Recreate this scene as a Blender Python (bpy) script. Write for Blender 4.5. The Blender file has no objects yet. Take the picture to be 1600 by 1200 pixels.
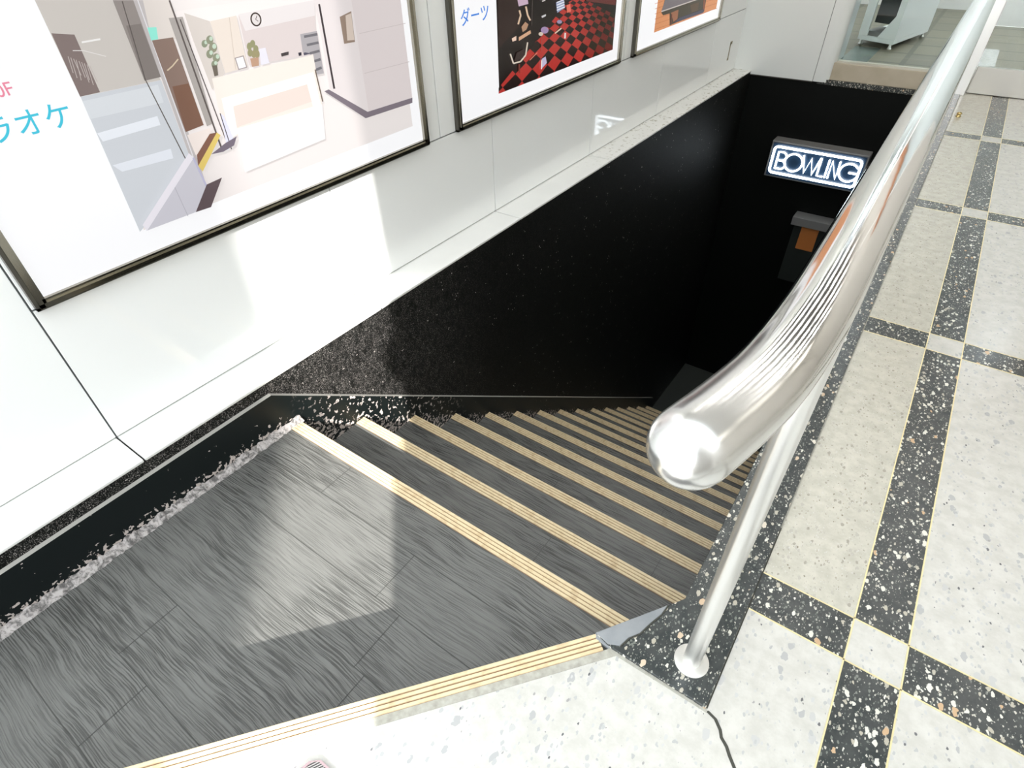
import bpy, bmesh, math, random
from mathutils import Matrix, Vector
random.seed(7)
SC = bpy.context.scene
COL = SC.collection

# ------------------------------------------------------------------ camera
F = 889.389
CAM = Vector((0, 0, 1.2))
R = Matrix(((0.8164777611, 0.5770011843, -0.0208254392),
            (0.3634146211, -0.5416038554, -0.7580204990),
            (-0.4486578638, 0.6113386109, -0.6518981700)))   # world -> (right, down, forward)
cam = bpy.data.cameras.new('camera'); camo = bpy.data.objects.new('camera', cam); COL.objects.link(camo)
cam.sensor_width = 36.0; cam.lens = F / 1600 * 36; cam.clip_start = 0.02; cam.clip_end = 200
Rb = Matrix(((1, 0, 0), (0, -1, 0), (0, 0, -1))) @ R
M = Rb.transposed().to_4x4(); M.translation = CAM
camo.matrix_world = M
SC.camera = camo

def ray(u, v):
    return R.transposed() @ Vector(((u - 800) / F, (v - 600) / F, 1.0))
def on_x(u, v, x):
    d = ray(u, v); return CAM + d * ((x - CAM.x) / d.x)

SC.view_settings.view_transform = 'Standard'
try: SC.view_settings.look = 'None'
except Exception: pass
SC.view_settings.exposure = 0.0
SC.view_settings.gamma = 1.0

# ------------------------------------------------------------------ helpers
def lin(c):
    return tuple(((v / 255) / 12.92 if v / 255 <= 0.04045 else ((v / 255 + 0.055) / 1.055) ** 2.4) for v in c)

def mat(name, col=(.5, .5, .5), rough=.5, metal=0.0, spec=.5, emis=None, estr=0.0, coat=0.0):
    m = bpy.data.materials.new(name); m.use_nodes = True
    b = m.node_tree.nodes['Principled BSDF']
    b.inputs['Base Color'].default_value = (*col, 1)
    b.inputs['Roughness'].default_value = rough
    b.inputs['Metallic'].default_value = metal
    b.inputs['Specular IOR Level'].default_value = spec
    b.inputs['Coat Weight'].default_value = coat
    b.inputs['Coat Roughness'].default_value = .08
    if emis:
        b.inputs['Emission Color'].default_value = (*emis, 1)
        b.inputs['Emission Strength'].default_value = estr
    return m

class NT:
    """small helper around a node tree"""
    def __init__(s, m):
        s.t = m.node_tree; s.n = s.t.nodes; s.b = s.n['Principled BSDF']
        s.co = s.n.new('ShaderNodeTexCoord').outputs['Object']
    def link(s, a, b): s.t.links.new(a, b)
    def put(s, sock, v):
        if hasattr(v, 'links'): s.link(v, sock)
        elif isinstance(v, (tuple, list)) and len(v) == 3 and sock.type == 'RGBA': sock.default_value = (*v, 1)
        else: sock.default_value = v
    def math(s, op, a, b=0.0, c=None, clamp=False):
        n = s.n.new('ShaderNodeMath'); n.operation = op; n.use_clamp = clamp
        s.put(n.inputs[0], a); s.put(n.inputs[1], b)
        if c is not None: s.put(n.inputs[2], c)
        return n.outputs[0]
    def mix(s, f, a, b):
        n = s.n.new('ShaderNodeMix'); n.data_type = 'RGBA'
        s.put(n.inputs[0], f); s.put(n.inputs[6], a); s.put(n.inputs[7], b)
        return n.outputs[2]
    def mapping(s, co, scale=(1, 1, 1), loc=(0, 0, 0), rot=(0, 0, 0)):
        n = s.n.new('ShaderNodeMapping'); s.link(co, n.inputs['Vector'])
        n.inputs['Scale'].default_value = scale; n.inputs['Location'].default_value = loc
        n.inputs['Rotation'].default_value = rot
        return n.outputs[0]
    def noise(s, co, scale, detail=3, rough=.5, dist=0.0):
        n = s.n.new('ShaderNodeTexNoise'); s.link(co, n.inputs['Vector'])
        n.inputs['Scale'].default_value = scale; n.inputs['Detail'].default_value = detail
        n.inputs['Roughness'].default_value = rough; n.inputs['Distortion'].default_value = dist
        return n.outputs
    def voro(s, co, scale, rnd=1.0):
        n = s.n.new('ShaderNodeTexVoronoi'); s.link(co, n.inputs['Vector'])
        n.inputs['Scale'].default_value = scale; n.inputs['Randomness'].default_value = rnd
        return n.outputs
    def ramp(s, f, stops):
        n = s.n.new('ShaderNodeValToRGB'); s.link(f, n.inputs[0]); e = n.color_ramp.elements
        while len(e) < len(stops): e.new(0.5)
        for el, (p, c) in zip(e, stops): el.position = p; el.color = (*c, 1) if len(c) == 3 else c
        return n.outputs[0]
    def step(s, v, lo, hi):
        n = s.n.new('ShaderNodeMapRange'); n.interpolation_type = 'SMOOTHSTEP'
        s.put(n.inputs[0], v); s.put(n.inputs[1], lo); s.put(n.inputs[2], hi)
        return n.outputs[0]
    def bump(s, h, strength=.3, dist=.002):
        n = s.n.new('ShaderNodeBump'); s.link(h, n.inputs['Height'])
        n.inputs['Strength'].default_value = strength; n.inputs['Distance'].default_value = dist
        s.link(n.outputs[0], s.b.inputs['Normal'])
    def color(s, v): s.put(s.b.inputs['Base Color'], v)
    def rough(s, v): s.put(s.b.inputs['Roughness'], v)
    def warp(s, co, scale, amt):
        o = s.noise(co, scale, 2)
        a = s.n.new('ShaderNodeVectorMath'); a.operation = 'SUBTRACT'; s.link(o['Color'], a.inputs[0]); a.inputs[1].default_value = (.5, .5, .5)
        b = s.n.new('ShaderNodeVectorMath'); b.operation = 'SCALE'; s.link(a.outputs[0], b.inputs[0]); b.inputs['Scale'].default_value = amt
        c = s.n.new('ShaderNodeVectorMath'); c.operation = 'ADD'; s.link(co, c.inputs[0]); s.link(b.outputs[0], c.inputs[1])
        return c.outputs[0]

class MB:
    """collects faces with several materials and links them as one mesh object"""
    def __init__(s): s.v = []; s.f = []; s.m = []; s.mats = []; s.uv = {}
    def mi(s, m):
        if m not in s.mats: s.mats.append(m)
        return s.mats.index(m)
    def face(s, pts, m, uv=None):
        b = len(s.v); s.v += [tuple(p) for p in pts]; s.f.append(tuple(range(b, b + len(pts)))); s.m.append(s.mi(m))
        if uv: s.uv[len(s.f) - 1] = uv
    def box(s, x0, x1, y0, y1, z0, z1, m):
        b = len(s.v)
        s.v += [(x0, y0, z0), (x1, y0, z0), (x1, y1, z0), (x0, y1, z0), (x0, y0, z1), (x1, y0, z1), (x1, y1, z1), (x0, y1, z1)]
        for q in ((0, 3, 2, 1), (4, 5, 6, 7), (0, 1, 5, 4), (1, 2, 6, 5), (2, 3, 7, 6), (3, 0, 4, 7)):
            s.f.append(tuple(b + i for i in q)); s.m.append(s.mi(m))
    def prism(s, poly, z0, z1, m, mside=None):
        """poly: counter-clockwise xy outline"""
        n = len(poly); b = len(s.v)
        s.v += [(x, y, z0) for x, y in poly] + [(x, y, z1) for x, y in poly]
        s.f.append(tuple(b + i for i in reversed(range(n)))); s.m.append(s.mi(mside or m))
        s.f.append(tuple(b + n + i for i in range(n))); s.m.append(s.mi(m))
        for i in range(n):
            j = (i + 1) % n
            s.f.append((b + i, b + j, b + n + j, b + n + i)); s.m.append(s.mi(mside or m))
    def tube(s, pts, r, m, seg=24, caps='round', closed=False):
        pts = [Vector(p) for p in pts]; n = len(pts); rings = []
        rr = r if isinstance(r, (list, tuple)) else [r] * n
        def tan(i):
            if closed: return (pts[(i + 1) % n] - pts[i - 1]).normalized()
            return (pts[min(i + 1, n - 1)] - pts[max(i - 1, 0)]).normalized()
        t0 = tan(0); up = Vector((0, 0, 1)) if abs(t0.z) < .9 else Vector((1, 0, 0))
        nx = t0.cross(up).normalized(); fr = []
        for i in range(n):
            t = tan(i); nx = (nx - t * nx.dot(t)).normalized(); fr.append((t, nx.copy(), t.cross(nx)))
        ext = []
        if caps == 'round' and not closed:
            t, a, c = fr[0]
            for k in range(6):
                q = k / 6 * math.pi / 2; ext.append((pts[0] - t * (rr[0] * math.cos(q)), max(rr[0] * math.sin(q), 1e-5), a, c))
        for i in range(n): ext.append((pts[i], rr[i], fr[i][1], fr[i][2]))
        if caps == 'round' and not closed:
            t, a, c = fr[-1]
            for k in range(5, -1, -1):
                q = k / 6 * math.pi / 2; ext.append((pts[-1] + t * (rr[-1] * math.cos(q)), max(rr[-1] * math.sin(q), 1e-5), a, c))
        base = len(s.v)
        for p, rad, a, c in ext:
            for k in range(seg):
                q = 2 * math.pi * k / seg; s.v.append(tuple(p + a * (rad * math.cos(q)) + c * (rad * math.sin(q))))
        mi = s.mi(m); L = len(ext)
        for i in range(L if closed else L - 1):
            for k in range(seg):
                a0 = base + i * seg; b0 = base + ((i + 1) % L) * seg
                s.f.append((a0 + k, a0 + (k + 1) % seg, b0 + (k + 1) % seg, b0 + k)); s.m.append(mi)
        if not closed:
            s.f.append(tuple(base + k for k in reversed(range(seg)))); s.m.append(mi)
            s.f.append(tuple(base + (L - 1) * seg + k for k in range(seg))); s.m.append(mi)
    def lathe(s, prof, c, m, seg=40):
        """prof: (radius, z) pairs bottom to top around the vertical axis through c"""
        base = len(s.v); mi = s.mi(m)
        for r, z in prof:
            for k in range(seg):
                q = 2 * math.pi * k / seg; s.v.append((c[0] + r * math.cos(q), c[1] + r * math.sin(q), c[2] + z))
        for i in range(len(prof) - 1):
            for k in range(seg):
                a0 = base + i * seg; b0 = a0 + seg
                s.f.append((a0 + k, a0 + (k + 1) % seg, b0 + (k + 1) % seg, b0 + k)); s.m.append(mi)
        s.f.append(tuple(base + k for k in reversed(range(seg)))); s.m.append(mi)
        s.f.append(tuple(base + (len(prof) - 1) * seg + k for k in range(seg))); s.m.append(mi)
    def build(s, name, parent=None, smooth=False, bevel=0.0, seg=2, origin=None, recalc=False):
        me = bpy.data.meshes.new(name); o = Vector(origin) if origin else Vector((0, 0, 0))
        me.from_pydata([tuple(Vector(v) - o) for v in s.v], [], s.f)
        for m in s.mats: me.materials.append(m)
        me.polygons.foreach_set('material_index', s.m)
        if s.uv:
            uvl = me.uv_layers.new(name='UVMap')
            for fi, uvs in s.uv.items():
                for k, li in enumerate(me.polygons[fi].loop_indices): uvl.data[li].uv = uvs[k]
        if recalc:
            bm = bmesh.new(); bm.from_mesh(me); bmesh.ops.recalc_face_normals(bm, faces=bm.faces); bm.to_mesh(me); bm.free()
        ob = bpy.data.objects.new(name, me); COL.objects.link(ob)
        if parent:
            ob.parent = parent; ob.location = o - parent.location
        else: ob.location = o
        if smooth:
            me.polygons.foreach_set('use_smooth', [True] * len(me.polygons))
            md = ob.modifiers.new('edges', 'EDGE_SPLIT'); md.split_angle = math.radians(38)
        if bevel:
            md = ob.modifiers.new('bevel', 'BEVEL'); md.width = bevel; md.segments = seg; md.limit_method = 'ANGLE'
        return ob

def struct(o, label=None):
    o['kind'] = 'structure'
    if label: o['label'] = label
    return o
def tag(o, label, cat, group=None):
    o['label'] = label; o['category'] = cat
    if group: o['group'] = group
    return o
def thing(name, label, cat, loc=(0, 0, 0), group=None):
    o = bpy.data.objects.new(name, None); o.empty_display_size = .1; o.location = loc; COL.objects.link(o)
    return tag(o, label, cat, group)

def text_mesh(name, body, size, origin, m, parent, xdir, ydir, spacing=1.0, thick=.0006):
    cu = bpy.data.curves.new(name, 'FONT'); cu.body = body; cu.size = size; cu.extrude = thick; cu.space_character = spacing
    tmp = bpy.data.objects.new(name + '_tmp', cu); COL.objects.link(tmp)
    dg = bpy.context.evaluated_depsgraph_get(); dg.update()
    me = bpy.data.meshes.new_from_object(tmp.evaluated_get(dg))
    bpy.data.objects.remove(tmp); bpy.data.curves.remove(cu)
    X = Vector(xdir); Y = Vector(ydir); Z = X.cross(Y)
    me.transform(Matrix((X, Y, Z)).transposed().to_4x4())
    me.materials.clear(); me.materials.append(m); me.name = name
    ob = bpy.data.objects.new(name, me); COL.objects.link(ob); ob.parent = parent
    ob.location = Vector(origin) - parent.location
    return ob

# ------------------------------------------------------------------ materials
M_panel = mat('enamel_panel', (.70, .725, .715), .05, spec=.5)
n = NT(M_panel); q = n.noise(n.co, 220, 2)
n.color(n.mix(n.noise(n.co, 1.2, 2)[0], (.80, .815, .80), (.84, .855, .84))); n.bump(q[0], .03, .0006)
M_joint = mat('dark_joint', (.10, .11, .11), .7)
M_ledge = mat('ledge_stone', (.74, .74, .70), .45)
n = NT(M_ledge); w = n.warp(n.co, 9, .05)
stain = n.step(n.noise(w, 42, 3)[0], .60, .66)
ymask = n.n.new('ShaderNodeSeparateXYZ'); n.link(n.co, ymask.inputs[0])
stain = n.math('MULTIPLY', stain, n.step(ymask.outputs[1], 2.7, 3.8))
n.color(n.mix(stain, n.mix(n.noise(n.co, 6, 4)[0], (.70, .70, .67), (.77, .77, .74)), (.30, .28, .20)))
M_black = mat('black_stucco', (.016, .017, .016), .5, spec=.12)
n = NT(M_black); g = n.noise(n.co, 330, 2)[0]; v = n.voro(n.warp(n.co, 60, .02), 55)
sp = n.math('MULTIPLY', n.math('LESS_THAN', v['Distance'], .16), n.math('GREATER_THAN', n.noise(n.co, 21, 1)[0], .64))
lit_dust = n.step(n.noise(n.co, 420, 2, .7)[0], .54, .70); dustlow = n.step(n.noise(n.mapping(n.co, (1, 1, .6)), 60, 3)[0], .22, .60)
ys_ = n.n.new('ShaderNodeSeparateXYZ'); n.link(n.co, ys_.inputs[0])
lit_dust = n.math('MULTIPLY', n.math('MULTIPLY', lit_dust, dustlow), n.math('ADD', .10, n.math('MULTIPLY', n.step(ys_.outputs[1], 2.0, .7), .9)))  # dust painted denser along the sunlit stretch, imitating stronger sun on the wall
n.color(n.mix(sp, n.mix(lit_dust, (.003, .0035, .003), (.54, .505, .475)), (.50, .46, .43))); n.bump(g, .55, .0015)
M_blackflat = mat('black_paint', (.0018, .0024, .0018), .5, spec=.15)
M_base = mat('flaking_black_board', (.018, .02, .02), .45, spec=.2)
n = NT(M_base); uvn = n.n.new('ShaderNodeUVMap'); uvn.uv_map = 'UVMap'; sep = n.n.new('ShaderNodeSeparateXYZ'); n.link(uvn.outputs[0], sep.inputs[0])
w = n.warp(n.co, 26, .035)
edge = n.step(sep.outputs[1], .08, .005)                    # 1 at the lower edge
speck = n.math('GREATER_THAN', n.noise(w, 75, 3)[0], n.math('SUBTRACT', .73, n.math('MULTIPLY', edge, .25)))
near = n.step(sep.outputs[0], .70, .98)
heavy = n.math('MULTIPLY', n.math('GREATER_THAN', n.noise(w, 52, 3)[0], .60), n.math('MULTIPLY', near, n.step(sep.outputs[0], 1.62, 1.35)))
top = n.math('GREATER_THAN', sep.outputs[1], .155)
flake = n.math('MAXIMUM', speck, heavy)
n.color(n.mix(flake, (.006, .009, .009), n.mix(n.noise(n.co, 40, 2)[0], (.42, .37, .34), (.62, .55, .51))))
n.rough(n.math('ADD', .42, n.math('MULTIPLY', flake, .5))); n.bump(flake, .4, .001)
M_basetop = mat('worn_board_edge', (.30, .29, .26), .6)
M_dust = mat('mortar_dust', (.36, .34, .33), .9, spec=.2)
n = NT(M_dust); n.color(n.mix(n.step(n.noise(n.warp(n.co, 30, .03), 60, 4, .65)[0], .36, .62), (.10, .095, .09), (.42, .39, .37))); n.bump(n.noise(n.co, 120, 4)[0], .6, .003)

def laminate(name, c0, c1, planks):
    m = mat(name, c0, .34, spec=.45); n = NT(m)
    w = n.warp(n.warp(n.co, 2.4, .045), 14, .007)
    big = n.noise(n.mapping(w, (9, 360, 1)), 1.0, 2, .5)[0]
    fine = n.noise(n.mapping(w, (22, 800, 1)), 1.0, 2, .6)[0]
    pat = n.noise(n.co, 3.5, 2)[0]
    g = n.step(big, .40, .60)
    amp = n.step(pat, .30, .62)
    col = n.mix(n.math('MULTIPLY', n.math('SUBTRACT', 1.0, g), n.math('ADD', .35, n.math('MULTIPLY', amp, .65))), c1, tuple(.52 * x for x in c0))
    col = n.mix(n.math('MULTIPLY', fine, .30), col, tuple(.62 * x for x in c0))
    n.color(col); n.rough(n.math('ADD', .27, n.math('MULTIPLY', g, .12)))
    n.bump(n.math('ADD', n.math('MULTIPLY', n.math('SUBTRACT', 1.0, g), n.math('ADD', .3, n.math('MULTIPLY', amp, .7))), n.math('MULTIPLY', fine, .3)), .45, .0016)
    return m
M_tread = laminate('grey_wood_laminate', (.105, .105, .097), (.155, .155, .144), True)
M_tread_d = M_tread
M_seam = mat('plank_seam', (.05, .05, .045), .7)
M_riser = mat('dark_riser', (.03, .03, .027), .5)
M_nose = mat('tan_nosing', (.72, .58, .36), .38, spec=.45)
n = NT(M_nose); n.color(n.mix(n.step(n.noise(n.warp(n.co, 30, .02), 38, 4)[0], .45, .72), (.66, .54, .34), (.54, .41, .24))); n.bump(n.noise(n.co, 260, 2)[0], .2, .0006)
M_groove = mat('nosing_groove', (.20, .11, .055), .6)
M_low = mat('lower_landing_vinyl', (.05, .055, .05), .35)

def terrazzo(name, c0, c1, chips, scales, thr, rough=.22, freq=.5):
    m = mat(name, c0, rough, spec=.45); n = NT(m)
    col = n.mix(n.step(n.noise(n.co, 26, 5, .65)[0], .3, .7), tuple(.93 * x for x in c0), tuple(1.03 * x for x in c1))
    for (sc, th, dens, cc) in chips:
        w = n.warp(n.co, sc * 1.1, .7 / sc)
        v = n.voro(n.mapping(w, (1, .62, 1), rot=(0, 0, .6)), sc)
        sx = n.n.new('ShaderNodeSeparateColor'); n.link(v['Color'], sx.inputs[0])
        rad = n.math('MULTIPLY', sx.outputs[0], th)
        mask = n.math('MULTIPLY', n.math('LESS_THAN', v['Distance'], rad), n.math('LESS_THAN', sx.outputs[1], dens))
        cmix = n.mix(n.step(sx.outputs[2], .25, .75), cc[0], cc[1])
        col = n.mix(mask, col, cmix)
    n.color(col)
    return m
M_tl = terrazzo('pale_terrazzo', (.515, .502, .455), (.55, .538, .495),
                [(62, .5, .26, ((.38, .38, .37), (.46, .455, .44))), (130, .5, .40, ((.41, .41, .40), (.48, .48, .465))), (125, .34, .10, ((.13, .13, .135), (.32, .31, .30)))], None, None)
M_tc = terrazzo('cream_terrazzo', (.455, .435, .365), (.505, .485, .41),
                [(120, .5, .35, ((.32, .30, .25), (.41, .39, .34))), (170, .34, .16, ((.22, .20, .15), (.34, .31, .25))), (240, .4, .5, ((.52, .51, .465), (.39, .37, .32)))], None, None)
M_td = terrazzo('dark_terrazzo', (.032, .038, .038), (.055, .06, .058),
                [(300, .5, .5, ((.10, .11, .10), (.34, .33, .29))), (190, .5, .5, ((.16, .17, .15), (.50, .48, .42))), (110, .56, .36, ((.62, .61, .54), (.40, .37, .30))), (70, .46, .22, ((.66, .64, .56), (.50, .34, .20)))], None, None)
M_brass = mat('brass_strip', (.74, .64, .36), .35, metal=.35)
M_crack = mat('crack_dirt', (.05, .05, .04), .9)
M_mortar = mat('grey_mortar', (.25, .26, .27), .8)
n = NT(M_mortar); n.color(n.mix(n.noise(n.co, 22, 5)[0], (.17, .185, .195), (.30, .31, .315))); n.bump(n.noise(n.co, 150, 3)[0], .3, .002)
M_grime = mat('grimy_joint', (.32, .31, .26), .9)
n = NT(M_grime); n.color(n.mix(n.noise(n.co, 70, 4)[0], (.20, .19, .15), (.52, .51, .45)))

M_steel = mat('polished_steel', (.80, .80, .79), .07, metal=1.0)
n = NT(M_steel); ys_ = n.n.new('ShaderNodeSeparateXYZ'); n.link(n.co, ys_.inputs[0])
n.rough(n.math('ADD', n.math('ADD', .05, n.math('MULTIPLY', n.step(ys_.outputs[1], .42, .30), .16)), n.math('MULTIPLY', n.noise(n.mapping(n.co, (70, 5, 70)), 1, 3)[0], .05)))
n.bump(n.noise(n.co, 9, 2)[0], .10, .004)
M_brush = mat('brushed_steel', (.90, .90, .88), .22, metal=1.0)
n = NT(M_brush); n.rough(n.math('ADD', .24, n.math('MULTIPLY', n.noise(n.mapping(n.co, (140, 140, 3)), 1, 3)[0], .25)))
M_flange = mat('dull_flange', (.62, .61, .57), .42, metal=.7)
M_frame = mat('bronze_chrome', (.42, .40, .34), .16, metal=1.0)
M_framed = mat('frame_dark_edge', (.10, .095, .08), .3, metal=.6)  # dark metal of the outer frame lip
def emit_mat(name, srgb, k=.62):
    c = lin(srgb)
    return mat(name, tuple(.13 * x for x in c), .16, spec=.5, emis=c, estr=k)
M_sheet = emit_mat('backlit_sheet', (248, 248, 250), .90)
_pm = {}
def PM(c, k=.80):
    if (c, k) not in _pm: _pm[(c, k)] = emit_mat('print_%02x%02x%02x' % c, c, k)
    return _pm[(c, k)]
M_pillar = mat('pillar_enamel', (.74, .765, .74), .25)
M_sill = mat('tan_stone_sill', (.48, .42, .31), .35)
n = NT(M_sill); n.color(n.mix(n.noise(n.warp(n.co, 6, .1), 7, 4)[0], (.38, .33, .23), (.58, .52, .41)))
M_tile = mat('shop_floor_tile', (.42, .38, .28), .42)
n = NT(M_tile); br = n.n.new('ShaderNodeTexBrick'); n.link(n.co, br.inputs[0]); br.inputs['Scale'].default_value = 1; br.offset = 0
for k, vv in (('Brick Width', .42), ('Row Height', .42), ('Mortar Size', .02)): br.inputs[k].default_value = vv
br.inputs['Color1'].default_value = (.19, .17, .115, 1); br.inputs['Color2'].default_value = (.15, .135, .095, 1); br.inputs['Mortar'].default_value = (.10, .09, .06, 1)
n.color(br.outputs[0])
M_glass = bpy.data.materials.new('shop_glass'); M_glass.use_nodes = True
t = M_glass.node_tree; t.nodes.clear()
o_ = t.nodes.new('ShaderNodeOutputMaterial'); mx = t.nodes.new('ShaderNodeMixShader'); tr = t.nodes.new('ShaderNodeBsdfTransparent'); gl = t.nodes.new('ShaderNodeBsdfGlossy'); fr = t.nodes.new('ShaderNodeFresnel')
tr.inputs[0].default_value = (.93, .96, .94, 1); gl.inputs['Roughness'].default_value = .02; fr.inputs[0].default_value = 1.45
t.links.new(fr.outputs[0], mx.inputs[0]); t.links.new(tr.outputs[0], mx.inputs[1]); t.links.new(gl.outputs[0], mx.inputs[2]); t.links.new(mx.outputs[0], o_.inputs[0])
M_white = mat('white_plastic', (.86, .88, .86), .4)
M_dark = mat('dark_plastic', (.02, .024, .022), .3)
M_grey = mat('grey_metal', (.17, .17, .165), .5, metal=.0)
M_orange = mat('orange_panel', (.50, .17, .04), .5)
M_neon = mat('neon_tube', (.9, .95, 1), .3, emis=(.86, .95, 1.0), estr=6.5)
M_signface = mat('sign_face_blue', (.012, .03, .06), .3)
M_wallpaint = mat('hall_paint', (.72, .70, .66), .7)
M_ceil = mat('ceiling_paint', (.74, .73, .70), .8)
M_lamp = mat('lamp_diffuser', (.9, .9, .9), .5, emis=(1.0, .95, .86), estr=3.0)
M_led = mat('led_disc', (.9, .9, .9), .5, emis=(1.0, .97, .92), estr=13.5)
M_cool = mat('cool_lamp', (.9, .9, .9), .5, emis=(.80, .87, 1.0), estr=45.0)
M_street = mat('street_concrete', (.48, .47, .45), .8)
M_facade = mat('street_facade', (.52, .50, .47), .8)
M_mat = mat('ribbed_rubber', (.13, .125, .12), .7)
n = NT(M_mat); wv = n.n.new('ShaderNodeTexWave'); n.link(n.mapping(n.co, (1, 1, 1), rot=(0, 0, .5)), wv.inputs[0]); wv.inputs['Scale'].default_value = 75
n.color(n.mix(wv.outputs['Fac'], (.03, .03, .03), (.20, .195, .19))); n.bump(wv.outputs['Fac'], .8, .002)
M_matrim = mat('mat_trim', (.22, .16, .17), .5)
M_brassd = mat('brass_stud', (.60, .48, .22), .25, metal=1.0)
M_stainbrown = mat('brown_mark', (.22, .19, .11), .6)

# ------------------------------------------------------------------ key dimensions
XW = -1.64          # clad wall face
XS = -1.63          # poster sheet plane
XD = -1.494         # dark stairwell wall face
XB = -1.482         # face of its baseboard
XR = -0.08          # right edge of the stair opening
ZL = -0.2; RISE = .201; GO = .267; Y1 = .727     # landing height, riser, going, first edge
YF = 5.65           # far end of the stairwell
NA = Vector((-.205, .555)); ND = Vector((-.588, -.71)).normalized()   # street edge of the landing
NN = Vector((-ND.y, ND.x))          # unit normal
if NN.dot(Vector((-1, 1))) > 0: NN = -NN     # points to the street side
def npt(s, off=0.0): p = NA + ND * s + NN * off; return (p.x, p.y)
S_WALL = (NA.x - XD) / -ND.x

# ------------------------------------------------------------------ floor
mb = MB()
xs = [.04, .236, .34, 1.50, 1.604, 4.5]
ys = [-.464, -.357, .798, .904, 2.06, 2.167, 3.322, 3.429, 4.584, 4.691, 5.75]
b = .003
def rect(x0, x1, y0, y1, m): mb.prism([(x0, y0), (x1, y0), (x1, y1), (x0, y1)], -.05, 0, m)
def fill(x0, x1, y0, y1, kx, ky):
    m = (M_tl if kx else M_tc) if kx != 'b' and ky != 'b' else (M_tl if kx == 'b' and ky == 'b' else M_td)
    rect(x0, x1, y0, y1, m)
for i in range(5):
    kx = 'b' if i in (1, 3) else (0 if i == 0 else 1)
    x0, x1 = xs[i], xs[i + 1]
    for j in range(10):
        ky = 'b' if j % 2 == 0 and j < 10 and j in (0, 2, 4, 6, 8) else 1
        y0, y1 = ys[j], ys[j + 1]
        if i == 0 and j == 1: y0 = .546
        if i == 0 and j == 0: continue
        if kx == 'b' and ky == 'b': m = M_tl
        elif kx == 'b' or ky == 'b': m = M_td
        else: m = M_tc if (i == 0 and j > 1) else M_tl
        rect(x0, x1, y0, y1, m)
# brass dividing strips
for x in xs[1:5]: mb.box(x - b / 2, x + b / 2, -.464, 5.75, -.04, .0008, M_brass)
for y in ys[0:10]:
    mb.box(.34 if y < .5 else .04, 4.5, y - b / 2, y + b / 2, -.04, .0008, M_brass)
# big pale slab along the street edge of the landing, split by the crack
CR = [(.044, .546), (.062, .541), (.076, .528), (.082, .517), (.095, .508), (.104, .497), (.118, .483), (.150, .43), (.19, .33), (.236, .25)]
o1 = .052
slab = [npt(-.03, o1), npt(S_WALL + .3, o1), (-2.2, -1.9), (.236, -1.9), (.236, -.357), (.236, .24)] + [(x - .0015, y) for x, y in reversed(CR[:-1])] + [(-.13, .546)]
mb.prism(slab, -.05, 0, M_tl)
mb.prism([(.236, .255), (.236, .546), (.046, .546)] + [(x + .0015, y) for x, y in CR[1:-1]], -.05, 0, M_tl)
for k in range(len(CR) - 1):
    (xa, ya), (xb_, yb_) = CR[k], CR[k + 1]; w = .0022
    mb.face([(xa - w, ya - w, .0006), (xa + w, ya + w, .0006), (xb_ + w, yb_ + w, .0006), (xb_ - w, yb_ - w, .0006)], M_crack)
mb.prism([(.236, -1.9), (4.5, -1.9), (4.5, -.464), (.236, -.464)], -.05, 0, M_tl)
struct(mb.build('floor', recalc=True), 'terrazzo hall floor, pale panels with dark bands and brass strips')

# grimy mortar strip between nosing and slab
mb = MB()
mb.prism([npt(-.03, .036), npt(S_WALL, .036), npt(S_WALL, o1 + .001), npt(-.03, o1 + .001)], -.05, .0012, M_grime)
struct(mb.build('trim_1', recalc=True), 'grimy mortar joint behind the landing edge strip')

# curb
mb = MB()
curb = [(.04, .547), (.04, 5.72), (XR, 5.72), (XR, .737), (-.113, .688), (-.205, .556), (-.168, .547)]
mb.prism(curb, -.05, .007, M_td)
mo = [(-.113, .688), (-.205, .556), (-.172, .549), (-.150, .560), (-.143, .585), (-.128, .607), (-.119, .64), (-.108, .672), (-.105, .70)]
mb.prism(mo, -.02, .0095, M_mortar)
mb.prism([(-.1125, .689), (-.2065, .5565), (-.1985, .5450), (-.168, .5445), (-.15, .56)], -.22, .004, M_mortar)
ck = [(-.150, .560), (-.143, .585), (-.128, .607), (-.119, .64), (-.108, .672), (-.105, .70)]
for k in range(len(ck) - 1):
    (xa, ya), (xb_, yb_) = ck[k], ck[k + 1]
    mb.prism([(xa, ya), (xa + .003, ya - .001), (xb_ + .003, yb_ - .001), (xb_, yb_)], 0, .0102, M_crack)
struct(mb.build('trim_2', recalc=True, bevel=.002), 'dark terrazzo kerb with pale chips along the stair opening')
# dirt line along the kerb foot
mb = MB()
mb.box(.04, .0428, .55, 1.05, -.01, .0009, M_crack); mb.box(.04, .0435, 1.05, 5.72, -.01, .0009, M_grime)
mb.prism([(-.17, .540), (.044, .542), (.044, .5475), (-.168, .5475)], -.01, .0009, M_grime)
struct(mb.build('trim_3', recalc=True), 'dark dirt line at the foot of the kerb')

# ------------------------------------------------------------------ walls of the stairwell
mb = MB()
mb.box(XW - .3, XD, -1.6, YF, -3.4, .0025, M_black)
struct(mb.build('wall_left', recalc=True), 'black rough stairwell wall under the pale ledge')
mb = MB()
mb.prism([(XR, .737), (XR + .10, .737), (XR + .10, YF), (XR, YF)], -3.4, -.051, M_blackflat)
mb.prism([(-.113, .688), (-.205, .556), (-.10, .547), (XR + .10, .60), (XR + .10, .737), (XR, .737)], -3.4, -.051, M_blackflat)
struct(mb.build('wall_right', recalc=True), 'black stairwell wall under the kerb')
mb = MB()
mb.box(-1.8, .2, YF, YF + .25, -3.4, -.012, M_blackflat)
mb.box(-.95, .0, YF - .012, YF + .05, -.03, .006, M_td)
struct(mb.build('wall_back', recalc=True), 'black far wall of the stairwell')

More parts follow.
